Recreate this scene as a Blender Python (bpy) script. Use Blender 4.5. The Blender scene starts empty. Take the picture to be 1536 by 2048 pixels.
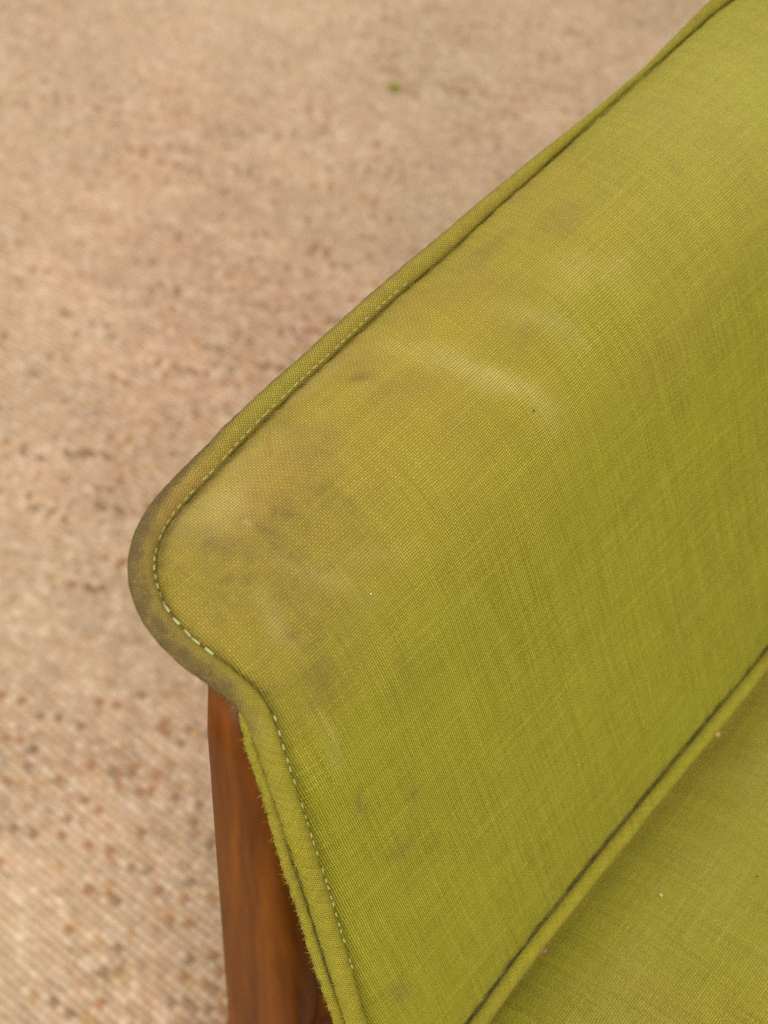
import bpy, math, random
import numpy as np
from mathutils import Vector, Matrix
rng = np.random.default_rng(7)
random.seed(7)
R = math.radians
sc = bpy.context.scene
C = sc.collection

# ------------------------------------------------------------------ camera, world, lamps, exposure
CAM_H = 1.21
cd = bpy.data.cameras.new('camera')
cam = bpy.data.objects.new('camera', cd); C.objects.link(cam)
cam.location = (0, 0, CAM_H); cam.rotation_euler = (R(90 - 54), 0, 0)
cd.sensor_fit = 'VERTICAL'; cd.sensor_height = 36.0; cd.lens = 50.0
cd.clip_start = 0.02; cd.clip_end = 60
cd.dof.use_dof = True; cd.dof.focus_distance = 0.635; cd.dof.aperture_fstop = 7.4
sc.camera = cam

w = bpy.data.worlds.new('World'); sc.world = w; w.use_nodes = True
bg = w.node_tree.nodes['Background']
bg.inputs[0].default_value = (1.0, 0.965, 0.92, 1); bg.inputs[1].default_value = 0.86

def area(name, loc, target, size, power, col):
    l = bpy.data.lights.new(name, 'AREA'); l.shape = 'RECTANGLE'
    l.size, l.size_y = size; l.energy = power; l.color = col
    o = bpy.data.objects.new(name, l); C.objects.link(o); o.location = loc
    o.rotation_euler = (Vector(target) - Vector(loc)).to_track_quat('-Z', 'Y').to_euler()
    return o
area('window_light', (-2.1, 1.5, 2.2), (0.1, 0.6, 0.4), (1.8, 1.6), 30, (1.0, 0.95, 0.88))
area('front_fill', (0.10, -1.15, 2.40), (0.2, 0.6, 0.5), (1.5, 1.5), 60, (1.0, 0.94, 0.86))  # unseen fill lamp, added to lift the front of the backrest
sc.view_settings.view_transform = 'Standard'; sc.view_settings.look = 'None'
sc.view_settings.exposure = 0.0; sc.view_settings.gamma = 1.0
sc.cycles.use_denoising = False
sc.cycles.max_bounces = 6; sc.cycles.sample_clamp_indirect = 3.0; sc.cycles.caustics_reflective = False

# ------------------------------------------------------------------ node helpers
class NT:
    def __init__(s, name):
        s.mat = bpy.data.materials.new(name); s.mat.use_nodes = True
        s.t = s.mat.node_tree; s.n = s.t.nodes; s.n.clear()
        s.out = s.n.new('ShaderNodeOutputMaterial'); s.b = s.n.new('ShaderNodeBsdfPrincipled')
        s.link(s.b.outputs[0], s.out.inputs[0])
    def link(s, a, b): s.t.links.new(a, b)
    def set(s, sock, v):
        if hasattr(v, 'is_output') or isinstance(v, bpy.types.NodeSocket): s.link(v, sock)
        else: sock.default_value = v
    def m(s, op, a, b=None, c=None, clamp=False):
        n = s.n.new('ShaderNodeMath'); n.operation = op; n.use_clamp = clamp
        s.set(n.inputs[0], a)
        if b is not None: s.set(n.inputs[1], b)
        if c is not None: s.set(n.inputs[2], c)
        return n.outputs[0]
    def mix(s, f, a, b, bt='MIX'):
        n = s.n.new('ShaderNodeMix'); n.data_type = 'RGBA'; n.blend_type = bt
        s.set(n.inputs[0], f)
        s.set(n.inputs[6], a if not isinstance(a, tuple) else (*a[:3], 1)); s.set(n.inputs[7], b if not isinstance(b, tuple) else (*b[:3], 1))
        return n.outputs[2]
    def noise(s, vec, scale, detail=2.0, rough=0.5, dist=0.0):
        n = s.n.new('ShaderNodeTexNoise'); s.link(vec, n.inputs['Vector'])
        n.inputs['Scale'].default_value = scale; n.inputs['Detail'].default_value = detail
        n.inputs['Roughness'].default_value = rough; n.inputs['Distortion'].default_value = dist
        return n.outputs[0]
    def white(s, v):
        n = s.n.new('ShaderNodeTexWhiteNoise'); n.noise_dimensions = '1D'; s.set(n.inputs['W'], v); return n.outputs[0]
    def scalev(s, vec, sx, sy, sz=1.0):
        n = s.n.new('ShaderNodeVectorMath'); n.operation = 'MULTIPLY'; s.link(vec, n.inputs[0]); n.inputs[1].default_value = (sx, sy, sz)
        return n.outputs[0]
    def rng(s, v, a, b, c=0.0, d=1.0):
        n = s.n.new('ShaderNodeMapRange'); n.clamp = True; s.set(n.inputs[0], v)
        for i, x in enumerate((a, b, c, d)): n.inputs[i + 1].default_value = x
        return n.outputs[0]
    def attr(s, name):
        n = s.n.new('ShaderNodeAttribute'); n.attribute_name = name; return n
    def bump(s, h, strength, dist):
        n = s.n.new('ShaderNodeBump'); n.inputs['Strength'].default_value = strength; n.inputs['Distance'].default_value = dist
        s.link(h, n.inputs['Height']); s.link(n.outputs[0], s.b.inputs['Normal'])

def fabric(name, pitch, pitch_v, rot=0.0, stained=True, relief=1.0, gap_shade_amp=1.0):
    k = NT(name)
    uv = k.n.new('ShaderNodeUVMap'); uv.uv_map = 'uv'
    vec = uv.outputs[0]
    if rot:
        vr = k.n.new('ShaderNodeVectorRotate'); vr.rotation_type = 'Z_AXIS'; k.link(vec, vr.inputs[0]); vr.inputs['Angle'].default_value = rot
        vec = vr.outputs[0]
    sep = k.n.new('ShaderNodeSeparateXYZ'); k.link(vec, sep.inputs[0])
    n1 = k.noise(vec, 16, 1); n2 = k.noise(k.scalev(vec, 1, 1, 1), 21, 1)
    # thread directions wander: warp bends a little along its length, weft too
    a = k.m('ADD', k.m('DIVIDE', sep.outputs[0], pitch), k.m('MULTIPLY', k.m('SUBTRACT', n1, .5), 3.0))
    b = k.m('ADD', k.m('DIVIDE', sep.outputs[1], pitch_v), k.m('MULTIPLY', k.m('SUBTRACT', n2, .5), 3.0))
    fj = k.noise(vec, 900, 1)
    a = k.m('ADD', a, k.m('MULTIPLY', k.m('SUBTRACT', fj, .5), .34))
    b = k.m('SUBTRACT', b, k.m('MULTIPLY', k.m('SUBTRACT', fj, .5), .34))
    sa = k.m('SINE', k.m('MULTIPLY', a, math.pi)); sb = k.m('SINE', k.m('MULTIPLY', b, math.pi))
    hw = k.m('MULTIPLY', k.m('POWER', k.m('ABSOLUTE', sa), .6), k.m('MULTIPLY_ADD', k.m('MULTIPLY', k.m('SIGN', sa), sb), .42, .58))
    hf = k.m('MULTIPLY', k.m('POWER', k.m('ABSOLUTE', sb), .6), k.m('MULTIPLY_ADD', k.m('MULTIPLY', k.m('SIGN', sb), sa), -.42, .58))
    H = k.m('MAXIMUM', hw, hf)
    over = k.rng(k.m('SUBTRACT', hw, hf), -.25, .25)
    ra = k.white(k.m('FLOOR', a)); rb = k.white(k.m('FLOOR', b))
    # slubs: yarns thick and thin along their run
    slw = k.noise(k.scalev(vec, 1 / pitch * .55, 17), 1.0, 2, .65)
    slf = k.noise(k.scalev(vec, 22, 1 / pitch_v * .6), 1.0, 2, .65)
    warp = k.mix(k.m('MULTIPLY_ADD', ra, .35, k.m('MULTIPLY', k.rng(slw, .33, .67), .65)), (.290, .254, .010), (.515, .458, .044))
    weft = k.mix(k.m('MULTIPLY_ADD', rb, .35, k.m('MULTIPLY', k.rng(slf, .27, .73), .65)), (.275, .252, .008), (.490, .446, .042))
    col = k.mix(over, weft, warp)
    gap_shade = k.rng(H, .32, .78, gap_shade_amp, 0.0)
    col = k.mix(k.m('MULTIPLY', gap_shade, .95), col, (.062, .046, .002))  # cavity shade between the threads, painted into the colour
    sg = k.white(k.m('ADD', k.m('MULTIPLY', k.m('FLOOR', a), 13.7), k.m('FLOOR', k.m('ADD', k.m('DIVIDE', sep.outputs[1], .021), k.m('MULTIPLY', ra, 9.0)))))
    sh = k.white(k.m('ADD', k.m('MULTIPLY', k.m('FLOOR', b), 11.3), k.m('FLOOR', k.m('ADD', k.m('DIVIDE', sep.outputs[0], .026), k.m('MULTIPLY', rb, 9.0)))))
    col = k.mix(k.m('MULTIPLY', k.rng(sg, .84, .98), k.m('MULTIPLY', over, .60)), col, (.190, .150, .008))
    col = k.mix(k.m('MULTIPLY', k.rng(sh, .90, .99), k.m('MULTIPLY', k.m('SUBTRACT', 1.0, over), .20)), col, (.62, .57, .085))
    # slow dye variation
    big = k.noise(vec, 9, 3)
    col = k.mix(k.rng(big, .40, .72, 0, .22), col, (.340, .365, .016))
    if stained:
        soil = k.attr('soil').outputs['Fac']; wear_and_light = k.attr('wear_and_light').outputs['Fac']
        bl = k.noise(vec, 130, 4, .62)
        fin = k.noise(vec, 620, 3, .7)
        sm = k.m('MULTIPLY', k.m('MULTIPLY', soil, k.rng(bl, .28, .70, .60, 1.20)), k.m('MULTIPLY', k.rng(fin, .3, .7, .72, 1.22), k.rng(H, .2, .95, 1.25, .70)), clamp=True)
        tan = k.attr('tan').outputs['Fac']
        col = k.mix(k.m('MULTIPLY', tan, .85, clamp=True), col, k.mix(over, (.36, .225, .040), (.50, .335, .080)))
        col = k.mix(k.m('MULTIPLY', sm, 1.22, clamp=True), col, (.125, .084, .034))
        wm = k.m('MULTIPLY', wear_and_light, k.rng(bl, .2, .75, .7, 1.2), clamp=True)
        col = k.mix(k.m('MULTIPLY', wm, k.m('MULTIPLY', k.rng(H, .25, .95, .10, .80), k.rng(fin, .3, .7, .6, 1.2))), col, (.62, .53, .19))
    k.link(col, k.b.inputs['Base Color'])
    k.b.inputs['Roughness'].default_value = .88
    k.b.inputs['Specular IOR Level'].default_value = .12
    k.b.inputs['Sheen Weight'].default_value = .04; k.b.inputs['Sheen Roughness'].default_value = .45
    k.b.inputs['Sheen Tint'].default_value = (.85, .8, .35, 1)
    h = k.m('ADD', H, k.m('MULTIPLY', k.noise(vec, 2600, 2), .35))
    k.bump(h, 1.0 * relief, pitch * .8)
    return k.mat

def plain(name, col, rough=.8, var=.25, scale=200):
    k = NT(name)
    tc = k.n.new('ShaderNodeTexCoord')
    n = k.noise(tc.outputs['Object'], scale, 3)
    k.link(k.mix(k.rng(n, .3, .7), tuple(c * (1 - var) for c in col), tuple(min(1, c * (1 + var)) for c in col)), k.b.inputs['Base Color'])
    k.b.inputs['Roughness'].default_value = rough
    return k.mat

def wood():
    k = NT('reddish_brown_wood')
    tc = k.n.new('ShaderNodeTexCoord'); v = tc.outputs['Object']
    warp = k.noise(k.scalev(v, 3, 3, 1.2), 4.0, 2)
    off = k.m('MULTIPLY', k.m('SUBTRACT', warp, .5), .06)
    sep = k.n.new('ShaderNodeSeparateXYZ'); k.link(v, sep.inputs[0])
    g = k.m('ADD', k.m('ADD', k.m('MULTIPLY', sep.outputs[0], .7), sep.outputs[1]), off)
    ring = k.m('SINE', k.m('MULTIPLY', g, 640))
    ring2 = k.m('SINE', k.m('MULTIPLY', g, 233))
    fine = k.noise(k.scalev(v, 900, 900, 14), 1.0, 3, .6)
    mid = k.noise(k.scalev(v, 90, 90, 3.5), 1.0, 3, .5)
    f = k.m('ADD', k.m('MULTIPLY', ring, .035), k.m('ADD', k.m('MULTIPLY', ring2, .05), k.m('MULTIPLY', mid, .75)))
    col = k.mix(k.rng(f, .18, .62), (.082, .0195, .0012), (.192, .056, .0018))
    col = k.mix(k.rng(fine, .52, .74, 0, .35), col, (.065, .016, .002))
    k.link(col, k.b.inputs['Base Color'])
    k.b.inputs['Roughness'].default_value = .5
    k.b.inputs['Specular IOR Level'].default_value = .12
    k.b.inputs['Coat Weight'].default_value = .03; k.b.inputs['Coat Roughness'].default_value = .3
    k.bump(k.m('ADD', fine, k.m('MULTIPLY', mid, .5)), .12, .0006)
    return k.mat

def rug_mat(name, attr=True):
    k = NT(name)
    at = k.attr('yarn').outputs['Color'] if attr else None
    tc = k.n.new('ShaderNodeTexCoord')
    n = k.noise(tc.outputs['Object'], 420, 2)
    if attr: col = k.mix(1.0, at, k.mix(k.rng(n, .3, .7), (.82, .80, .78), (1.0, 1.0, 1.0)), 'MULTIPLY')
    else: col = k.mix(k.rng(n, .3, .7), (.30, .21, .13), (.40, .29, .18))
    k.link(col, k.b.inputs['Base Color']); k.b.inputs['Roughness'].default_value = .95
    k.b.inputs['Specular IOR Level'].default_value = .1
    return k.mat

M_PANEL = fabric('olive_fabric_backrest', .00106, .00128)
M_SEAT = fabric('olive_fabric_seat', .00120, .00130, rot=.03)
M_WELT = fabric('olive_fabric_welt', .00105, .00115, rot=R(38), gap_shade_amp=.9)
M_WOOD = wood()
M_STITCH = plain('pale_green_thread', (.44, .46, .18), .7, .15, 900)
M_STITCH2 = plain('olive_green_thread', (.40, .41, .11), .8, .2, 900)
M_DARKTHREAD = plain('dark_thread', (.055, .045, .008), .8, .2, 900)
M_FIBRE = plain('olive_fibre', (.34, .29, .04), .9, .3, 900)
M_UNDER = plain('black_lining', (.03, .028, .02), .9, .2, 100)
M_RUGBASE = rug_mat('rug_backing', False)
M_PILE = rug_mat('rug_yarn')
M_FLOOR = plain('floor_boards', (.30, .20, .12), .5, .2, 6)

# ------------------------------------------------------------------ mesh helpers
def mesh(name, verts, faces, mat, parent=None, uv=None, attrs=None, smooth=True):
    me = bpy.data.meshes.new(name)
    me.from_pydata([tuple(v) for v in np.asarray(verts, float)], [], [tuple(int(i) for i in f) for f in faces])
    if smooth: me.polygons.foreach_set('use_smooth', np.ones(len(me.polygons), bool))
    if uv is not None:
        l = me.uv_layers.new(name='uv'); idx = np.zeros(len(me.loops), np.int32); me.loops.foreach_get('vertex_index', idx)
        l.data.foreach_set('uv', np.asarray(uv, np.float32)[idx].ravel())
    for an, arr in (attrs or {}).items():
        a = me.attributes.new(an, 'FLOAT', 'POINT'); a.data.foreach_set('value', np.asarray(arr, np.float32))
    me.materials.append(mat); me.update()
    o = bpy.data.objects.new(name, me); C.objects.link(o)
    if parent is not None: o.parent = parent
    return o
def tag(o, label=None, cat=None, group=None, kind=None):
    for k_, v_ in (('label', label), ('category', cat), ('group', group), ('kind', kind)):
        if v_: o[k_] = v_
    return o
def vnoise2(x, y, seed):                                   # smooth value noise, numpy
    r = np.random.default_rng(seed); T = r.random((64, 64))
    xi = np.floor(x).astype(int); yi = np.floor(y).astype(int); fx = x - xi; fy = y - yi
    fx = fx * fx * (3 - 2 * fx); fy = fy * fy * (3 - 2 * fy)
    g = lambda i, j: T[i % 64, j % 64]
    return (g(xi, yi) * (1 - fx) + g(xi + 1, yi) * fx) * (1 - fy) + (g(xi, yi + 1) * (1 - fx) + g(xi + 1, yi + 1) * fx) * fy
def fbm(x, y, seed, oct=4):
    t = 0; a = .5; tot = 0
    for o in range(oct):
        t = t + a * vnoise2(x * 2 ** o + 17.3 * o, y * 2 ** o + 5.1 * o, seed + o); tot += a; a *= .55
    return t / tot

# ------------------------------------------------------------------ floor and rug
CH = R(49.0)                                                # the chair (and the rug's rows) stand turned 49 degrees
mesh('floor', [(-5, -3, -.012), (5, -3, -.012), (5, 7, -.012), (-5, 7, -.012)], [(0, 1, 2, 3)], M_FLOOR)['kind'] = 'structure'
RUGL = Vector((.1, 1.0, 0))
rug = bpy.data.objects.new('rug', None); C.objects.link(rug); rug.location = RUGL; rug.rotation_euler = (0, 0, CH + R(4))
tag(rug, 'beige woven rug flecked with rust and brown yarn under the armchair', 'rug')
def box(x0, x1, y0, y1, z0, z1):
    v = [(x, y, z) for z in (z0, z1) for y in (y0, y1) for x in (x0, x1)]
    return v, [(0, 2, 3, 1), (4, 5, 7, 6), (0, 1, 5, 4), (2, 6, 7, 3), (0, 4, 6, 2), (1, 3, 7, 5)]
v, f = box(-1.75, 1.75, -1.75, 1.75, -.011, -.0025)
mesh('backing', v, f, M_RUGBASE, rug, smooth=False)
# looped pile: rows along local y (across the chair), each loop a little dome with the colour of its yarn
def pile():
    px, py = .0074, .0086
    X = np.arange(-1.30, 1.30, px); Y = np.arange(-1.35, 1.35, py)
    gx, gy = np.meshgrid(X, Y, indexing='ij')
    gy = gy + (rng.random(len(X))[:, None] * py) + rng.normal(0, .0006, gx.shape)
    gx = gx + rng.normal(0, .0004, gx.shape) + .004 * (fbm(gx * 3, gy * 3, 5, 2) - .5)
    # cut to what lies within reach of the view
    a = CH + R(4); wx = RUGL.x + gx * math.cos(a) - gy * math.sin(a); wy = RUGL.y + gx * math.sin(a) + gy * math.cos(a)
    keep = (wx > -.95) & (wx < .95) & (wy > .1) & (wy < 2.35)
    ix, iy = np.where(keep); n = len(ix); x = gx[keep]; y = gy[keep]
    # colour: yarn drawn for short runs along a row
    base = np.array([.540, .386, .252])
    col = np.tile(base, (n, 1))
    tone = fbm(x * 5, y * 9, 11, 4) - .5
    col *= (1 + .20 * tone)[:, None]
    pink = fbm(x * 4 + 9, y * 4, 23, 3) - .5
    col *= 1 + pink[:, None] * np.array([.12, -.05, -.02])
    run = ((iy + (ix * 7919) % 13) // 1).astype(np.int64)            # runs of two loops
    ixr = ix + (np.abs(np.sin(run * 3.7)) > .5)
    h = np.abs(np.sin(((ixr // 2) * 12.9898 + run * 78.233)) * 43758.5453) % 1.0
    h2 = np.abs(np.sin((ix * 39.3468 + run * 11.135)) * 24634.6345) % 1.0
    dens = np.clip(.85 + 2.6 * (fbm(x * 6 + 3, y * 6, 31, 3) - .5), .1, 1.5)
    # flecks are thicker towards the near side of the rug
    near = np.clip(1.70 - 1.15 * (wy[keep] - .5), .16, 1.8) * np.clip(1.0 + 1.1 * (wx[keep] + .22), .55, 1.2)
    q = h / (dens * near)
    rust = np.array([.335, .150, .060]); brown = np.array([.195, .125, .070]); och = np.array([.46, .27, .10]); cream = np.array([.74, .62, .48]); grey = np.array([.25, .215, .16])
    def put(mask, c, amt):
        col[mask] = col[mask] * (1 - amt) + c * amt
    put(q < .034, rust, .72); put((q >= .034) & (q < .060), brown, .66); put((q >= .060) & (q < .082), och, .60)
    put((q >= .082) & (q < .13), brown, .28); put((q >= .13) & (q < .22), rust, .24); put((q >= .22) & (q < .30), brown, .14)
    put((h2 > .80), cream, .30)
    col *= (1 + rng.normal(0, .04, n))[:, None]
    col *= (1 + .16 * (vnoise2(ix * 1.0, y / .016, 77) - .5))[:, None]
    col *= (1 + .10 * (vnoise2(ix / 5.0, y / .20, 78) - .5))[:, None]
    col = np.clip(col, .02, .9)
    # dome: 3 x 3 vertices, 8 triangles' worth
    lx, ly, hz = px * .54, py * .58, .0042
    tx = np.array([-1, 0, 1, -1, 0, 1, -1, 0, 1.]); ty = np.array([-1, -1, -1, 0, 0, 0, 1, 1, 1.])
    tz = np.array([-.6, .35, -.6, .1, 1.0, .1, -.6, .35, -.6])
    hh = hz * (.75 + .5 * rng.random(n))
    V = np.stack([x[:, None] + tx * lx, y[:, None] + ty * ly, tz * hh[:, None]], -1).reshape(-1, 3)
    q4 = np.array([(0, 1, 4, 3), (1, 2, 5, 4), (3, 4, 7, 6), (4, 5, 8, 7)])
    F = (np.arange(n)[:, None, None] * 9 + q4).reshape(-1, 4)
    me = bpy.data.meshes.new('pile')
    me.vertices.add(len(V)); me.vertices.foreach_set('co', V.astype(np.float32).ravel())
    me.loops.add(F.size); me.loops.foreach_set('vertex_index', F.astype(np.int32).ravel())
    me.polygons.add(len(F)); me.polygons.foreach_set('loop_start', (np.arange(len(F)) * 4).astype(np.int32))
    me.polygons.foreach_set('use_smooth', np.ones(len(F), bool))
    me.update(calc_edges=True)
    ca = me.attributes.new('yarn', 'FLOAT_COLOR', 'POINT')
    rgba = np.ones((n, 9, 4), np.float32); rgba[:, :, :3] = col[:, None, :]
    ca.data.foreach_set('color', rgba.ravel())
    me.materials.append(M_PILE)
    o = bpy.data.objects.new('pile', me); C.objects.link(o); o.parent = rug; o['kind'] = 'stuff'
pile()

# ------------------------------------------------------------------ armchair: the backrest's shape
# chair space: s runs along the chair's width, n forwards, z up; local x = s - .51, y = -(n - .08)
S0, N0 = .51, .08
chair = bpy.data.objects.new('armchair', None); C.objects.link(chair)
chair.location = (math.cos(CH) * S0 + math.sin(CH) * N0, math.sin(CH) * S0 - math.cos(CH) * N0, 0)
chair.rotation_euler = (0, 0, CH)
tag(chair, 'armchair in worn olive green linen with piped edges and a reddish brown wooden frame', 'armchair')
def loc(s, n, z): return np.stack([np.asarray(s) - S0, -(np.asarray(n) - N0), np.asarray(z)], -1)

ctrl = np.array([(-.316, .733), (-.30, .7385), (-.275, .741), (-.25, .738), (-.228, .7285), (-.21, .711), (-.197, .688), (-.185, .66), (-.160, .594), (-.132, .525), (-.105, .46)])
def catmull(c, n=20):
    P = np.vstack([2 * c[0] - c[1], c, 2 * c[-1] - c[-2]]); o = []
    for i in range(1, len(P) - 2):
        a, b, d, e = P[i - 1], P[i], P[i + 1], P[i + 2]
        for t in np.arange(n) / n:
            o.append(.5 * (2 * b + (d - a) * t + (2 * a - 5 * b + 4 * d - e) * t * t + (3 * b - a - 3 * d + e) * t ** 3))
    o.append(P[-2]); return np.array(o)
prof = catmull(ctrl)
VL = np.concatenate([[0], np.cumsum(np.linalg.norm(np.diff(prof, axis=0), axis=1))])
t0 = (prof[1] - prof[0]) / (VL[1] - VL[0]); t1 = (prof[-1] - prof[-2]) / (VL[-1] - VL[-2])
prof = np.vstack([prof[0] - .06 * t0, prof, prof[-1] + .06 * t1]); VL = np.concatenate([[-.06], VL, [VL[-1] + .06]])
tan_ = np.gradient(prof, VL, axis=0); tan_ /= np.linalg.norm(tan_, axis=1)[:, None]
ker = np.hanning(25); ker /= ker.sum()
tan_s = np.stack([np.convolve(np.pad(tan_[:, i], 12, 'edge'), ker, 'valid') for i in (0, 1)], 1)
def surf(s, v, off=0.0):
    n = np.interp(v, VL, prof[:, 0]); z = np.interp(v, VL, prof[:, 1])
    tn = np.interp(v, VL, tan_s[:, 0]); tz = np.interp(v, VL, tan_s[:, 1]); q = np.hypot(tn, tz)
    return loc(s, n - off * tz / q, z + off * tn / q)

# outline of the front panel (s, v) in metres: along the top, round the ear, in at the notch, down the side, along the seat
ear = [(.5248, .0051), (.4679, .0084), (.4315, .0097), (.3989, .0116), (.3517, .0126), (.3209, .0149), (.2811, .0173), (.2527, .0201), (.2340, .0230), (.2169, .0253), (.2025, .0275), (.1911, .0315), (.1823, .0371), (.1757, .0435), (.1707, .0510), (.1673, .0580), (.1657, .0652), (.1653, .0739), (.1657, .0799), (.1673, .0859), (.1698, .0971), (.1716, .1071), (.1717, .1147), (.1704, .1208), (.1672, .1333), (.1649, .1466), (.1623, .1645), (.1596, .1838), (.1568, .2094), (.1530, .2370), (.1488, .2673), (.1424, .3078), (.1385, .3350), (.1365, .3600), (.1385, .3730)]
top_far = [(.6900, .0030), (.6552, .0000), (.6133, .0010), (.5745, .0029)]
right = [(2 * S0 - s, v) for s, v in ear if s < .29]
bottom = [(.150, .3795), (.194, .3805), (.2138, .3782), (.2413, .3752), (.2835, .3742), (.3583, .3736), (.4426, .3742), (.51, .3740), (.6, .374), (.75, .375), (.84, .380), (.87, .3795)]
outl = np.array(top_far + ear + bottom + right[::-1] + [(.7200, .0120)])
def resample(P, step, closed=True):
    c = P.copy()
    if closed: Q = np.vstack([c[-1], c, c[0], c[1]])
    else: Q = np.vstack([2 * c[0] - c[1], c, 2 * c[-1] - c[-2]])
    o = []
    for i in range(1, len(Q) - 2):
        a, b, d, e = Q[i - 1], Q[i], Q[i + 1], Q[i + 2]
        for t in np.arange(12) / 12: o.append(.5 * (2 * b + (d - a) * t + (2 * a - 5 * b + 4 * d - e) * t * t + (3 * b - a - 3 * d + e) * t ** 3))
    o = np.array(o)
    if closed: o = np.vstack([o, o[0]])
    L = np.concatenate([[0], np.cumsum(np.linalg.norm(np.diff(o, axis=0), axis=1))])
    q = np.arange(0, L[-1], step) if closed else np.linspace(0, L[-1], max(2, int(L[-1] / step)))
    return np.stack([np.interp(q, L, o[:, 0]), np.interp(q, L, o[:, 1])], 1)
OUT = resample(outl, .0022)
for _ in range(2): OUT = .25 * np.roll(OUT, 1, 0) + .5 * OUT + .25 * np.roll(OUT, -1, 0)
tg = np.roll(OUT, -1, 0) - np.roll(OUT, 1, 0); tg /= np.linalg.norm(tg, axis=1)[:, None]
area2 = np.sum(OUT[:, 0] * np.roll(OUT[:, 1], -1) - np.roll(OUT[:, 0], -1) * OUT[:, 1])
on = np.stack([tg[:, 1], -tg[:, 0]], 1) * np.sign(area2)      # outward
def sdist(P):                                                 # signed distance, inside positive
    d = np.full(len(P), 9.0); a = OUT; b = np.roll(OUT, -1, 0)
    inside = np.zeros(len(P), bool)
    for i in range(len(a)):
        ab = b[i] - a[i]; ap = P - a[i]; t = np.clip((ap @ ab) / (ab @ ab), 0, 1)
        dd = np.hypot(ap[:, 0] - t * ab[0], ap[:, 1] - t * ab[1]); d = np.minimum(d, dd)
        c = ((a[i, 1] > P[:, 1]) != (b[i, 1] > P[:, 1]))
        if a[i, 1] != b[i, 1]: inside ^= c & (P[:, 0] < (b[i, 0] - a[i, 0]) * (P[:, 1] - a[i, 1]) / (b[i, 1] - a[i, 1]) + a[i, 0])
    return np.where(inside, d, -d)

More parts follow.
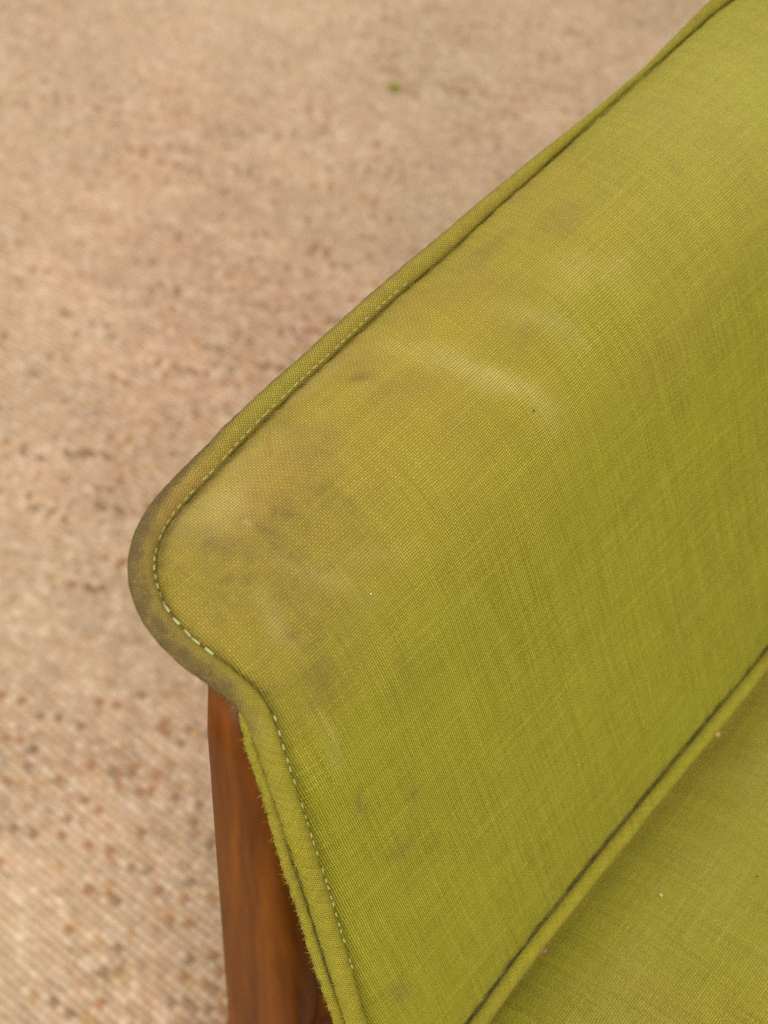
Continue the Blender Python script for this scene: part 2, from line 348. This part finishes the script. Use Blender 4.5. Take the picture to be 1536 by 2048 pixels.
def blob(s, v, s0, v0, ra, rb, ang=0.0, p=2.0):
    c, q = math.cos(ang), math.sin(ang); dx = s - s0; dy = v - v0
    x = (c * dx + q * dy) / ra; y = (-q * dx + c * dy) / rb
    return np.exp(-(x * x + y * y) ** (p / 2))
def streak(s, v, pts, width, wt):
    r = np.zeros_like(s)
    for (a, b), (wa, wb) in zip(zip(pts[:-1], pts[1:]), zip(wt[:-1], wt[1:])):
        a = np.array(a); b = np.array(b); ab = b - a
        t = np.clip(((s - a[0]) * ab[0] + (v - a[1]) * ab[1]) / (ab @ ab), 0, 1)
        d = np.hypot(s - a[0] - t * ab[0], v - a[1] - t * ab[1])
        r = np.maximum(r, np.exp(-(d / width) ** 2) * (wa + (wb - wa) * t))
    return r
def stains(s, v, d):
    n1 = fbm(s * 60, v * 60, 41); n2 = fbm(s * 180, v * 180, 51); n3 = fbm(s * 22, v * 22, 61)
    ws = s + .010 * (n1 - .5) + .004 * (n2 - .5); wv = v + .010 * (fbm(s * 60 + 7, v * 60, 43) - .5)
    soil = np.zeros_like(s)
    for (a, b, ra, rb, an, k_) in [(.304, .0388, .006, .0045, .3, .75), (.2325, .0585, .007, .010, .4, .70), (.2345, .052, .004, .006, 0, .5), (.2541, .0754, .007, .004, .6, .45),
                                 (.199, .0545, .020, .012, .8, .55), (.198, .123, .011, .016, .2, .50), (.404, .029, .018, .006, .1, .35), (.213, .2168, .003, .006, .3, .55),
                                 (.1875, .193, .0022, .0045, .5, .75), (.190, .199, .002, .002, 0, .4), (.1971, .2393, .009, .005, .2, .40), (.1648, .3156, .006, .009, 0, .42), (.4474, .0434, .022, .008, .1, .28),
                                 (.199, .105, .010, .011, 0, .45), (.5115, .064, .003, .008, .2, .40), (.185, .075, .010, .012, 0, .45), (.183, .060, .010, .018, .2, .32), (.1775, .112, .006, .014, 0, .45),
                                 (.31, .056, .020, .010, .3, .24), (.38, .075, .02, .012, .3, .22), (.235, .16, .02, .02, 0, .16)]:
        soil = np.maximum(soil, k_ * blob(ws, wv, a, b, ra, rb, an))
    soil = soil * .80
    haze = np.exp(-((np.hypot((s - .20) / 1.5, v - .06)) / .045) ** 2) + .8 * np.exp(-np.maximum(d, 0) / .03) * np.clip(1 - v / .05, 0, 1) * np.clip(1.4 - (s - .2) / .25, 0, 1)
    soil = np.maximum(soil, .40 * haze * (.55 + .8 * n3))
    soil = np.maximum(soil, .34 * np.exp(-np.maximum(d, 0) / .022) * np.exp(-((np.hypot(s - .178, v - .07)) / .055) ** 2))
    soil = np.maximum(soil, .26 * np.exp(-((np.hypot(s - .195, v - .10)) / .04) ** 2))
    soil = soil * (.5 + n2) + .55 * np.clip(n1 - .45, 0, 1) * np.clip(1.2 - v / .17, 0, 1) * np.clip(1.3 - (s - .16) / .30, .15, 1) + .35 * np.clip(n3 - .5, 0, 1) * np.clip(1.2 - v / .2, 0, 1)
    wear_and_light = np.zeros_like(s)
    wear_and_light = np.maximum(wear_and_light, streak(ws, wv, [(.326, .0316), (.3411, .0595), (.3482, .0776), (.356, .0939), (.3619, .1134)], .0070, [.20, .50, .66, .56, .20]))
    wear_and_light = np.maximum(wear_and_light, streak(ws, wv, [(.3807, .0565), (.3924, .0807), (.396, .0953)], .0075, [.18, .44, .30]))
    for (a, b, ra, rb, an, k_) in [(.4211, .0697, .015, .012, 0, .40), (.4395, .0807, .018, .012, 0, .30), (.2145, .039, .016, .012, 0, .55), (.204, .033, .016, .009, 0, .50), (.235, .030, .03, .008, .2, .35), (.2248, .0925, .004, .022, -.5, .28),
                                 (.1948, .0963, .0045, .011, 0, .42), (.1956, .088, .004, .008, 0, .3), (.1883, .152, .0035, .016, .05, .34), (.300, .023, .03, .005, 0, .25), (.2184, .0543, .0016, .0022, 0, .9), (.2555, .105, .02, .004, .6, .2),
                                 (.545, .05, .05, .03, 0, .22), (.245, .030, .012, .008, 0, .3), (.60, .06, .13, .06, 0, .40), (.48, .05, .05, .03, 0, .18)]:  # broad far-side patch puts the brighter light there into the colour
        wear_and_light = np.maximum(wear_and_light, k_ * blob(ws, wv, a, b, ra, rb, an))
    tanm = np.clip(1.15 - v / .145, 0, 1) * np.clip(1.15 - (s - .17) / .42, .15, 1) * (.35 + .9 * n3)
    tanm = np.maximum(tanm, .9 * blob(ws, wv, .235, .045, .07, .03, 0))
    return np.clip(soil, 0, 1), np.clip(wear_and_light, 0, 1), np.clip(tanm, 0, 1)

STEP = .0020
gs = np.arange(.115, .91, STEP); gv = np.arange(-.012, .392, STEP)
GS, GV = np.meshgrid(gs, gv, indexing='ij'); P = np.stack([GS.ravel(), GV.ravel()], 1)
D = sdist(P)
idx = np.arange(len(P)).reshape(GS.shape)
def grid_faces(mask):
    q = np.stack([idx[:-1, :-1], idx[1:, :-1], idx[1:, 1:], idx[:-1, 1:]], -1).reshape(-1, 4)
    return q[mask[q].all(1)]
def compact(V, F, *arrs):
    u, inv = np.unique(F, return_inverse=True)
    return V[u], inv.reshape(F.shape), [a[u] for a in arrs]
s_, v_ = P[:, 0], P[:, 1]; dp = np.maximum(D, 0)
pucker = (fbm(s_ * 260, v_ * 260, 71, 3) - .5) * np.exp(-dp / .012) * .0022
lower = np.clip((v_ - .10) / .03, 0, 1) * np.clip((.365 - v_) / .02, 0, 1)
bot = np.clip((v_ - .35) / .012, 0, 1)
off = -(.0042 + .0056 * lower - .0018 * bot) * np.exp(-dp / (.0045 + .0045 * lower)) + pucker + .0016 * (fbm(s_ * 30, v_ * 30, 81, 3) - .5)
off += .0026 * np.clip((s_ - .40) / .2, 0, 1) * (1 - np.exp(-dp / .012))          # fuller towards the middle
soil, wear_and_light, tanm = stains(s_, v_, D)
PV = surf(s_, v_, off)
F = grid_faces(D > -.0035)
V, F, (S, W, T, UVp) = compact(PV, F, soil, wear_and_light, tanm, P)
panel = mesh('backrest_cover', V, F, M_PANEL, chair, UVp, {'soil': S, 'wear_and_light': W, 'tan': T})
panel['label'] = 'olive linen front with brown soiling and pale rubbed streaks'
# padded back body behind the panel: tapered sides and rear face
nO = len(OUT); rings = []
for (inn, dep) in ((-.0045, -.0045), (.010, -.014), (.030, -.030), (.046, -.052)):
    q = OUT - on * inn; rings.append(surf(q[:, 0], q[:, 1], dep))
BV = np.vstack(rings); BF = []
for r in range(3):
    for i in range(nO):
        j = (i + 1) % nO; BF.append((r * nO + i, (r + 1) * nO + i, (r + 1) * nO + j, r * nO + j))
GF = grid_faces(D > .040)[:, ::-1]
RV, RF, (RP,) = compact(surf(s_, v_, -.053), GF, P)
BUV = np.vstack([OUT - on * i_ for i_ in (-.0045, .012, .03, .046)] + [RP])
BF = [tuple(x) for x in BF] + [tuple(x + len(BV)) for x in RF]
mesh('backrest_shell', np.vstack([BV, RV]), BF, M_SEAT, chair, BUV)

# ------------------------------------------------------------------ piping (welt) along the outline
def tube(name, path, nrm, rad, mat, parent, sides=14, closed=False, uvo=0.0, attr_fn=None, wob=0.0, flat=1.0):
    path = np.asarray(path); n = len(path); rad = np.broadcast_to(rad, n)
    tgt = (np.roll(path, -1, 0) - np.roll(path, 1, 0)) if closed else np.gradient(path, axis=0)
    tgt /= np.linalg.norm(tgt, axis=1)[:, None]
    b = np.cross(tgt, nrm); b /= np.linalg.norm(b, axis=1)[:, None]; nn = np.cross(b, tgt)
    L = np.concatenate([[0], np.cumsum(np.linalg.norm(np.diff(path, axis=0), axis=1))])
    th = np.linspace(0, 2 * math.pi, sides + 1)
    V = []; UV = []; TH = []; LL = []
    for k_ in range(sides + 1):
        rr = rad * (1 + wob * (fbm(L * 300, np.full(n, k_ * 2.3), 91, 2) - .5) * 2)
        V.append(path + (b * math.cos(th[k_])) * rr[:, None] + (nn * math.sin(th[k_])) * (rr * flat)[:, None])
        UV.append(np.stack([L + uvo, th[k_] * rad], 1)); TH.append(np.full(n, th[k_])); LL.append(L)
    V = np.vstack(V); UV = np.vstack(UV); TH = np.concatenate(TH); LL = np.concatenate(LL)
    F = []
    m_ = n if closed else n - 1
    for k_ in range(sides):
        for i in range(m_):
            j = (i + 1) % n
            F.append((k_ * n + i, k_ * n + j, (k_ + 1) * n + j, (k_ + 1) * n + i))
    if not closed:
        F.append(tuple(k_ * n for k_ in range(sides))); F.append(tuple(k_ * n + n - 1 for k_ in range(sides))[::-1])
    at = attr_fn(LL, TH) if attr_fn else None
    return mesh(name, V, F, mat, parent, UV, at)
eps = 1e-4
def nrm_at(q): 
    a = surf(q[:, 0], q[:, 1], 0); b = surf(q[:, 0], q[:, 1], .01); d = b - a
    return d / np.linalg.norm(d, axis=1)[:, None]
# split outline: piped edge (top, ear, sides) and the welt at the seat
iA = int(np.argmin(np.hypot(OUT[:, 0] - .1365, OUT[:, 1] - .360)))            # lower left end
iB = int(np.argmin(np.hypot(OUT[:, 0] - (2 * S0 - .1365), OUT[:, 1] - .360)))
order_top = [(iB + k_) % nO for k_ in range((iA - iB) % nO + 1)]
order_bot = [(iA + k_) % nO for k_ in range((iB - iA) % nO + 1)]
OT = OUT[order_top]; ONT = on[order_top]
Lt = np.concatenate([[0], np.cumsum(np.linalg.norm(np.diff(OT, axis=0), axis=1))])
radT = np.interp(OT[:, 0], [.13, .16, .20, .30, .40, .47, .525, .575, .62, .66, .72], [.0052, .0052, .0056, .0049, .0046, .0036, .0019, .0014, .0028, .0040, .0050])
q = OT + ONT * (radT * .95)[:, None]
for _ in range(3): q[1:-1] = .25 * q[:-2] + .5 * q[1:-1] + .25 * q[2:]
wobv = .0007 * (fbm(Lt * 45, Lt * 0, 101, 3) - .5)
WP = surf(q[:, 0], q[:, 1], -.0012 + .0022 * np.clip((q[:, 1] - .10) / .03, 0, 1) + wobv)
def grime(L, th):
    s = np.interp(L, Lt3, OT[:, 0]); v = np.interp(L, Lt3, OT[:, 1])
    ea = np.exp(-((np.hypot(s - .185, v - .045)) / .060) ** 2); topm = np.clip(1 - v / .03, 0, 1) * np.exp(-((s - .30) / .17) ** 2)
    n = fbm(L * 90, th * 1.3, 111, 4); n2 = fbm(L * 30, th * .8, 112, 3)
    outer = .5 - .5 * np.cos(th - OUTSIDE)
    soil = np.clip((ea * 2.4 + 1.7 * topm) * (.10 + 1.15 * outer ** 1.5) * (.70 + .50 * (n - .2)), 0, 1)
    soil = np.maximum(soil, np.clip(topm + ea, 0, 1) * (.40 + .15 * n))
    soil = np.maximum(soil, (.16 + .25 * outer) * np.clip(.4 + 1.6 * (n2 - .4), 0, 1) * np.clip(1 - (v - .03) / .12, .12, 1))
    orange = np.exp(-((s - .206) / .016) ** 2) * np.clip(1 - v / .05, 0, 1) * (1 - .6 * outer)
    return {'soil': soil, 'wear_and_light': .12 * np.clip(n - .5, 0, 1), 'tan': np.clip(orange * 1.6 + .70 * ea + .60 * topm + .2 * n2, 0, 1)}
Lt3 = np.concatenate([[0], np.cumsum(np.linalg.norm(np.diff(WP, axis=0), axis=1))]); OUTSIDE = 0.0
bsign = np.cross(np.gradient(WP, axis=0)[100], nrm_at(q)[100]) @ (WP[100] - surf(OT[100:101, 0], OT[100:101, 1])[0])
OUTSIDE = math.pi if bsign > 0 else 0.0                                        # cos(th)=1 lies along +b
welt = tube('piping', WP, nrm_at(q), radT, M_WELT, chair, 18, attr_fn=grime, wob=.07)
welt['label'] = 'rolled fabric piping, darkened with grime round the ear'
OB = OUT[order_bot]; ONB = on[order_bot]; rB = .0046
qb = OB + ONB * (rB * 1.05)
for _ in range(6): qb[1:-1] = .25 * qb[:-2] + .5 * qb[1:-1] + .25 * qb[2:]
Lb0 = np.arange(len(qb)) * .0022
BP = surf(qb[:, 0], qb[:, 1], .0005 + .0006 * (fbm(Lb0 * 30, Lb0 * 0, 121, 2) - .5))
zero = lambda L, th: {'soil': .25 * np.clip(fbm(L * 60, th, 131, 3) - .45, 0, 1) * 2, 'wear_and_light': 0 * L, 'tan': .3 * fbm(L * 25, th, 133, 2)}
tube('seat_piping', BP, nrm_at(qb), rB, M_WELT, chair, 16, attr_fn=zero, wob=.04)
# dark sewing thread in the crease above the seat piping, laid twice
for o_, dz in ((.0000, -.0006), (-.0021, -.0010)):
    qc = OB + ONB * (o_ + .0005 * np.sin(Lb0 * 55)[:, None])
    k0, k1 = 6, len(qc) - 6
    tube('seam_thread', surf(qc[k0:k1, 0], qc[k0:k1, 1], dz), nrm_at(qc[k0:k1]), .00026, M_DARKTHREAD, chair, 6, wob=.3)
# raw seam allowance outside the piping, from the notch down the side
fl = np.array([(.1655, .1080), (.1618, .1125), (.1585, .1190), (.1560, .1270), (.1538, .1400), (.1494, .1636), (.1450, .1903), (.1417, .2171), (.1358, .2579), (.1318, .2915), (.1280, .3250), (.1262, .3550)])
FLc = resample(fl, .0012, False)
Lf = np.arange(len(FLc)) * .0012
for side in (0, 1):
    c = FLc.copy(); c[:, 0] += .0022
    if side: c = np.stack([2 * S0 - c[:, 0], c[:, 1]], 1)
    fr = .00032 * (fbm(Lf * 700, Lf * 0 + side * 3, 141, 3) - .5) * 2
    c[:, 0] += fr * (1 if side == 0 else -1)
    fp = surf(c[:, 0], c[:, 1], -.0026)
    fa = tube('seam_allowance', fp, nrm_at(c), .0029 * (1 + .25 * (fbm(Lf * 500, Lf * 0, 151, 3) - .5)), M_WELT, chair, 10, attr_fn=zero, wob=.22, flat=.6)
    d_ = c.copy(); d_[:, 0] += (.0021 if side == 0 else -.0021)
    th_ = tube('thread', surf(d_[:, 0], d_[:, 1], -.0006)[4:-4], nrm_at(d_)[4:-4], .0004, M_DARKTHREAD, fa, 6, wob=.4)  # dark thread that also draws in the shade of the crease

# stitches in the crease between cover and piping: each one a little capsule, a sub-part of the piping
def capsule(length, r, sides=6, mat=None):
    xs = [-length / 2, -length * .36, 0, length * .36, length / 2]; rs = [r * .45, r, r * 1.1, r, r * .45]
    V = []; F = []
    for x, rr in zip(xs, rs):
        for k_ in range(sides):
            a = 2 * math.pi * k_ / sides; V.append((x, rr * math.cos(a), rr * math.sin(a) * .8))
    for i in range(4):
        for k_ in range(sides):
            j = (k_ + 1) % sides; F.append((i * sides + k_, i * sides + j, (i + 1) * sides + j, (i + 1) * sides + k_))
    F.append(tuple(range(sides))[::-1]); F.append(tuple(range(4 * sides, 5 * sides)))
    me = bpy.data.meshes.new('stitch'); me.from_pydata(V, [], F); me.polygons.foreach_set('use_smooth', np.ones(len(F), bool)); me.materials.append(mat or M_STITCH)
    return me
st_mesh = [capsule(.0030, .00026, 6, M_STITCH2), capsule(.0042, .00056), capsule(.0025, .00030)]
def put_stitches(k0, k1, spacing, kind, lift, skip=0.0, inn=0.0):
    a = Lt[k0]; b = Lt[k1]; t = a
    while t < b:
        i = int(np.searchsorted(Lt, t)); i = min(max(i, 1), len(OT) - 2)
        t += spacing * (.9 + .2 * random.random())
        if random.random() < skip: continue
        qq = OT[i:i + 1] - ONT[i:i + 1] * inn
        p3 = surf(qq[:, 0], qq[:, 1], lift)[0]
        e = surf(OT[i + 1:i + 2, 0], OT[i + 1:i + 2, 1])[0] - surf(OT[i - 1:i, 0], OT[i - 1:i, 1])[0]
        e = Vector(e).normalized(); nz = Vector(nrm_at(qq)[0]); y = nz.cross(e).normalized(); nz = e.cross(y)
        M = Matrix((e, y, nz)).transposed().to_4x4(); M.translation = Vector(p3)
        o = bpy.data.objects.new('stitch', st_mesh[kind]); C.objects.link(o); o.parent = welt
        M = M @ Matrix.Rotation(R(random.uniform(-7, 7)), 4, 'Z')
        sc_ = random.uniform(.85, 1.12); o.matrix_local = M @ Matrix.Diagonal((sc_, 1, 1, 1))
def near_i(s, v): return int(np.argmin(np.hypot(OT[:, 0] - s, OT[:, 1] - v)))
put_stitches(near_i(.365, .0125), near_i(.181, .038), .0046, 0, -.0006, .10, .0003)
put_stitches(near_i(.179, .0400), near_i(.1670, .0586), .0042, 2, .0002, 0, .0003)
put_stitches(near_i(.1668, .0600), near_i(.1675, .0870), .0057, 1, .0006, 0, .0002)
put_stitches(near_i(.1706, .1200), near_i(.1490, .266), .0058, 2, .0040, .15, -.0003)

# loose fibres standing off the raw edges
def fibres(name, path, nrm, count, lmin, lmax, r, mat, parent, seed):
    rg = np.random.default_rng(seed); V = []; F = []
    for _ in range(count):
        i = rg.integers(1, len(path) - 1); base = path[i]; d = nrm[i] + rg.normal(0, .55, 3); d /= np.linalg.norm(d)
        Lh = rg.uniform(lmin, lmax); bend = rg.normal(0, .5, 3); pts = [base + d * Lh * t + bend * Lh * t * t * .6 for t in (0, .33, .66, 1)]
        rr = r * rg.uniform(.7, 1.3); o = len(V)
        a = np.cross(d, [0, 0, 1.]); a /= np.linalg.norm(a) + 1e-9; b = np.cross(d, a)
        for k_, p in enumerate(pts):
            q_ = rr * (1 - .2 * k_)
            for an in (0, 2.094, 4.189): V.append(p + (a * math.cos(an) + b * math.sin(an)) * q_)
        for k_ in range(3):
            for m_ in range(3):
                n_ = (m_ + 1) % 3; F.append((o + k_ * 3 + m_, o + k_ * 3 + n_, o + k_ * 3 + 3 + n_, o + k_ * 3 + 3 + m_))
    o = mesh(name, V, F, mat, parent); o['kind'] = 'stuff'; return o
outdir = surf(q[:, 0] + ONT[:, 0] * .01, q[:, 1] + ONT[:, 1] * .01) - surf(q[:, 0], q[:, 1]); outdir /= np.linalg.norm(outdir, axis=1)[:, None]
lim = (OT[:, 0] < .7)
fibres('loose_fibre', (WP + outdir * radT[:, None] * .92)[lim], outdir[lim], 900, .0006, .0018, .00009, M_FIBRE, welt, 3)
fibres('long_fibre', (WP + outdir * radT[:, None] * .92)[lim], outdir[lim], 26, .002, .0045, .00013, M_FIBRE, welt, 13)
cf = FLc.copy(); fpl = surf(cf[:, 0] - .0004, cf[:, 1], -.0022); od = surf(cf[:, 0] - .01, cf[:, 1]) - surf(cf[:, 0], cf[:, 1]); od /= np.linalg.norm(od, axis=1)[:, None]
fibres('frayed_edge', fpl, od, 420, .0006, .0022, .00011, M_FIBRE, fa, 5)

# ------------------------------------------------------------------ seat
def seat():
    ns = np.arange(-.150, .47, .004); ss = np.arange(.125, .8955, .005)
    A, B = np.meshgrid(ss, ns, indexing='ij'); x = A.ravel(); n = B.ravel()
    z = .4565 + .022 * (1 - np.exp(-np.maximum(n + .104, 0) / .035)) - .006 * np.exp(-np.maximum(n + .104, 0) / .007) - .03 * np.clip((-.104 - n) / .05, 0, 1)
    e = np.minimum(np.minimum(x - .125, .895 - x), .466 - n); z -= .03 * np.exp(-np.maximum(e, 0) / .012)
    z += .003 * (fbm(x * 12, n * 12, 161, 3) - .5)
    V = loc(x, n, z); m = len(ns); I = np.arange(len(x)).reshape(A.shape)
    F = np.stack([I[:-1, :-1], I[1:, :-1], I[1:, 1:], I[:-1, 1:]], -1).reshape(-1, 4)[:, ::-1]
    F = [tuple(f_) for f_ in F]
    # sides and underside
    rim = list(I[:, -1]) + list(I[-1, ::-1][1:]) + list(I[::-1, 0][1:]) + list(I[0, 1:-1]); k_ = len(V); low = V[rim].copy(); low[:, 2] = .335
    V = np.vstack([V, low]); r = len(rim)
    for i in range(r): F.append((rim[i], rim[(i + 1) % r], k_ + (i + 1) % r, k_ + i))
    F.append(tuple(range(k_, k_ + r)))
    uv = np.vstack([np.stack([x, n], 1), np.stack([x[rim], n[rim] + .1], 1)])
    so = np.clip(.30 * (fbm(uv[:, 0] * 30, uv[:, 1] * 30, 171, 3) - .5), 0, 1); ta = np.clip(.6 * fbm(uv[:, 0] * 9, uv[:, 1] * 9, 173, 3) - .20, 0, .5)
    we = np.clip(.24 + .5 * (fbm(uv[:, 0] * 14, uv[:, 1] * 14, 175, 3) - .45), 0, 1) * np.clip((uv[:, 1] + .10) / .04, 0, 1)  # paler mottling over the seat, fading out towards the backrest
    mesh('seat', V, F, M_SEAT, chair, uv, {'soil': so, 'wear_and_light': we, 'tan': ta})
seat()

# ------------------------------------------------------------------ wooden frame
def rounded(sa, sb, na, nb, r, k_=5, sl=0.0):
    pts = []
    for (cx, cy, a0) in ((sb - r, nb - r - sl, 0), (sa + r, nb - r, 90), (sa + r, na + r, 180), (sb - r, na + r, 270)):
        for i in range(k_ + 1):
            a = R(a0 + 90 * i / k_); pts.append((cx + r * math.cos(a), cy + r * math.sin(a)))
    return pts
def leg(levels, mirror=False):
    V = []; F = []; m_ = None
    for (z, sa, sb, na, nb, r, *sl) in levels:
        pts = rounded(sa, sb, na, nb, r, sl=sl[0] if sl else 0.0)
        if mirror: pts = [(2 * S0 - s, n) for s, n in pts][::-1]
        m_ = len(pts); V += [tuple(loc(s, n, max(.675, z - 2.5 * max(0, abs(s - S0) * -1 + (S0 - sa) - .002)) if z > .7 else z)) for s, n in pts]
    for k_ in range(len(levels) - 1):
        for i in range(m_):
            j = (i + 1) % m_; F.append((k_ * m_ + i, k_ * m_ + j, (k_ + 1) * m_ + j, (k_ + 1) * m_ + i))
    F.append(tuple(range(m_))[::-1]); F.append(tuple(range((len(levels) - 1) * m_, len(levels) * m_)))
    return mesh('leg', V, F, M_WOOD, chair)
lv = []
for z in (0.003, .06, .12, .18, .24, .31, .36, .41, .46, .51, .56, .61, .64, .672, .716):
    sa = np.interp(z, [0, .31, .71], [.106, .1325, .1605]); 
    na = np.interp(z, [0, .20, .31, .71], [-.310, -.267, -.250, -.2415]); nb = np.interp(z, [0, .25, .38, .468, .67, .706], [-.268, -.209, -.191, -.194, -.2065, -.211])
    sh = max(0, (z - .70)) * .1
    lv.append((z, sa + sh, sa + .038 - sh, na + sh, nb - sh, float(np.interp(z, [0, .1, .3, .6, .65, .7], [.006, .009, .0125, .0118, .0118, .0114])), float(np.interp(z, [.30, .47, .60, .66, .712], [0, .006, .010, .010, .006]))))
leg(lv); leg(lv, True)
fv = [(z, np.interp(z, [0, .40], [.118, .128]), np.interp(z, [0, .40], [.146, .166]), np.interp(z, [0, .40], [.425, .405]), np.interp(z, [0, .40], [.453, .452]), .008) for z in (.003, .1, .2, .3, .40)]
leg(fv); leg(fv, True)
def rail(s0, s1, n0, n1, z0, z1):
    v = [tuple(loc(s, n, z)) for z in (z0, z1) for n in (n0, n1) for s in (s0, s1)]
    f = [(0, 2, 3, 1), (4, 5, 7, 6), (0, 1, 5, 4), (2, 6, 7, 3), (0, 4, 6, 2), (1, 3, 7, 5)]
    o = mesh('seat_rail', v, f, M_WOOD, chair, smooth=False)
    b = o.modifiers.new('bevel', 'BEVEL'); b.width = .004; b.segments = 2
rail(.138, .160, -.19, .41, .270, .332); rail(2 * S0 - .160, 2 * S0 - .138, -.19, .41, .270, .332)
rail(.165, 2 * S0 - .165, .415, .440, .270, .332); rail(.165, 2 * S0 - .165, -.215, -.190, .270, .332)

# ------------------------------------------------------------------ small debris
cw, sw = math.cos(CH), math.sin(CH)
def world(p): return Vector((chair.location.x + p[0] * cw - p[1] * sw, chair.location.y + p[0] * sw + p[1] * cw, p[2]))
def pebble(name, p, r, mat, label, cat, sq=(1, .8, .7), seed=1, group=None):
    rg = np.random.default_rng(seed); V = []; F = []; nu, nv = 8, 5
    for j in range(nv + 1):
        for i in range(nu):
            th = math.pi * j / nv; ph = 2 * math.pi * i / nu; k_ = 1 + rg.normal(0, .13)
            V.append((r * sq[0] * math.sin(th) * math.cos(ph) * k_, r * sq[1] * math.sin(th) * math.sin(ph) * k_, r * sq[2] * math.cos(th) * k_))
    for j in range(nv):
        for i in range(nu): F.append((j * nu + i, (j + 1) * nu + i, (j + 1) * nu + (i + 1) % nu, j * nu + (i + 1) % nu))
    o = mesh(name, V, F, mat, smooth=True); o.location = world(p); o.rotation_euler = (rg.random(), rg.random(), rg.random() * 6)
    return tag(o, label, cat, group)
M_CR1 = plain('brown_crumb', (.17, .09, .025), .7, .5, 700); M_CR2 = plain('tan_crumb', (.55, .33, .12), .7, .3, 700)
M_WHITE = plain('white_lint', (.75, .74, .60), .9, .1, 700); M_WHITE2 = plain('cream_lint', (.52, .50, .30), .9, .1, 700); M_DK = plain('dark_lint', (.03, .03, .035), .8, .2, 700)
M_OR = plain('orange_fibre', (.36, .19, .02), .8, .2, 700); M_GREEN = plain('green_lint', (.42, .44, .06), .9, .3, 300)
def on_welt(s):
    i = int(np.argmin(abs(qb[:, 0] - s) + (abs(qb[:, 1] - .38) > .03) * 9)); return BP[i] + nrm_at(qb)[i] * .0030 + (surf(qb[i:i+1, 0], qb[i:i+1, 1] + .0042)[0] - surf(qb[i:i+1, 0], qb[i:i+1, 1])[0])
pebble('crumb', on_welt(.2472), .0032, M_CR1, 'dark brown crumb caught under the seat piping near the bottom of the photo', 'crumb', seed=2)
pebble('crumb', on_welt(.4150), .0020, M_CR2, 'small tan crumb caught on the seat piping, the paler and farther of the two', 'crumb', seed=3)
def seat_z(n): return .4565 + .022 * (1 - math.exp(-max(n + .104, 0) / .035)) + .0012
pebble('lint_fleck', loc(.3113, -.0733, seat_z(-.0733)), .0010, M_WHITE2, 'tiny white lint fleck lying on the olive seat', 'lint', (1.3, .6, .5), 4)
pebble('lint_fleck', loc(.3509, -.0386, seat_z(-.0386)), .0012, M_OR, 'tiny orange fleck lying on the olive seat near its right edge', 'lint', (1.2, .6, .5), 5)
pebble('lint_fleck', surf(.3537, .1026, .0008), .00055, M_DK, 'tiny dark fleck on the middle of the olive backrest', 'lint', (1, .7, .6), 6)
pebble('lint_fleck', surf(.2363, .1117, .0008), .00045, M_WHITE, 'tiny white speck on the front of the backrest', 'lint', (1, 1, .6), 7)
pebble('lint_fleck', surf(.1712, .1185, .0008), .0013, M_DK, 'blackish speck wedged in the crease at the notch below the ear', 'lint', (1.2, .6, .6), 8)
def strand(name, pts, r, mat, label, cat):
    pts = catmull(np.array(pts), 6); n = np.zeros_like(pts); n[:, 2] = 1
    o = tube(name, pts, n + np.array([.1, -.3, 0]), r, mat, None, 6); o.location = chair.location; o.rotation_euler = chair.rotation_euler
    return tag(o, label, cat)
strand('loose_thread', [surf(.2570, .0290, .0006), surf(.2545, .0300, .0012), surf(.2520, .0315, .0010), surf(.2500, .0345, .0012), surf(.2477, .0378, .0006)], .00034, M_OR, 'short orange loose thread lying on the backrest beside the piping', 'thread')
def tuft():
    rg = np.random.default_rng(21); V = []; F = []
    for _ in range(60):
        c = rg.normal(0, .0032, 3); c[2] = abs(c[2]) * .7 + .001; d = rg.normal(0, 1, 3); d /= np.linalg.norm(d); Lh = rg.uniform(.004, .009); o = len(V)
        a = np.cross(d, [.3, .2, 1.]); a /= np.linalg.norm(a); b = np.cross(d, a)
        for t in (-.5, 0, .5):
            for an in (0, 2.094, 4.189): V.append(c + d * Lh * t + b * Lh * .25 * (1 - 4 * t * t) + (a * math.cos(an) + b * math.sin(an)) * .0007)
        for k_ in range(2):
            for m_ in range(3):
                n_ = (m_ + 1) % 3; F.append((o + k_ * 3 + m_, o + k_ * 3 + n_, o + k_ * 3 + 3 + n_, o + k_ * 3 + 3 + m_))
    o = mesh('lint_tuft', V, F, M_GREEN); o.location = (.0134, 1.5764, .004)
    tag(o, 'small green lint tuft lying on the beige rug', 'lint')
tuft()
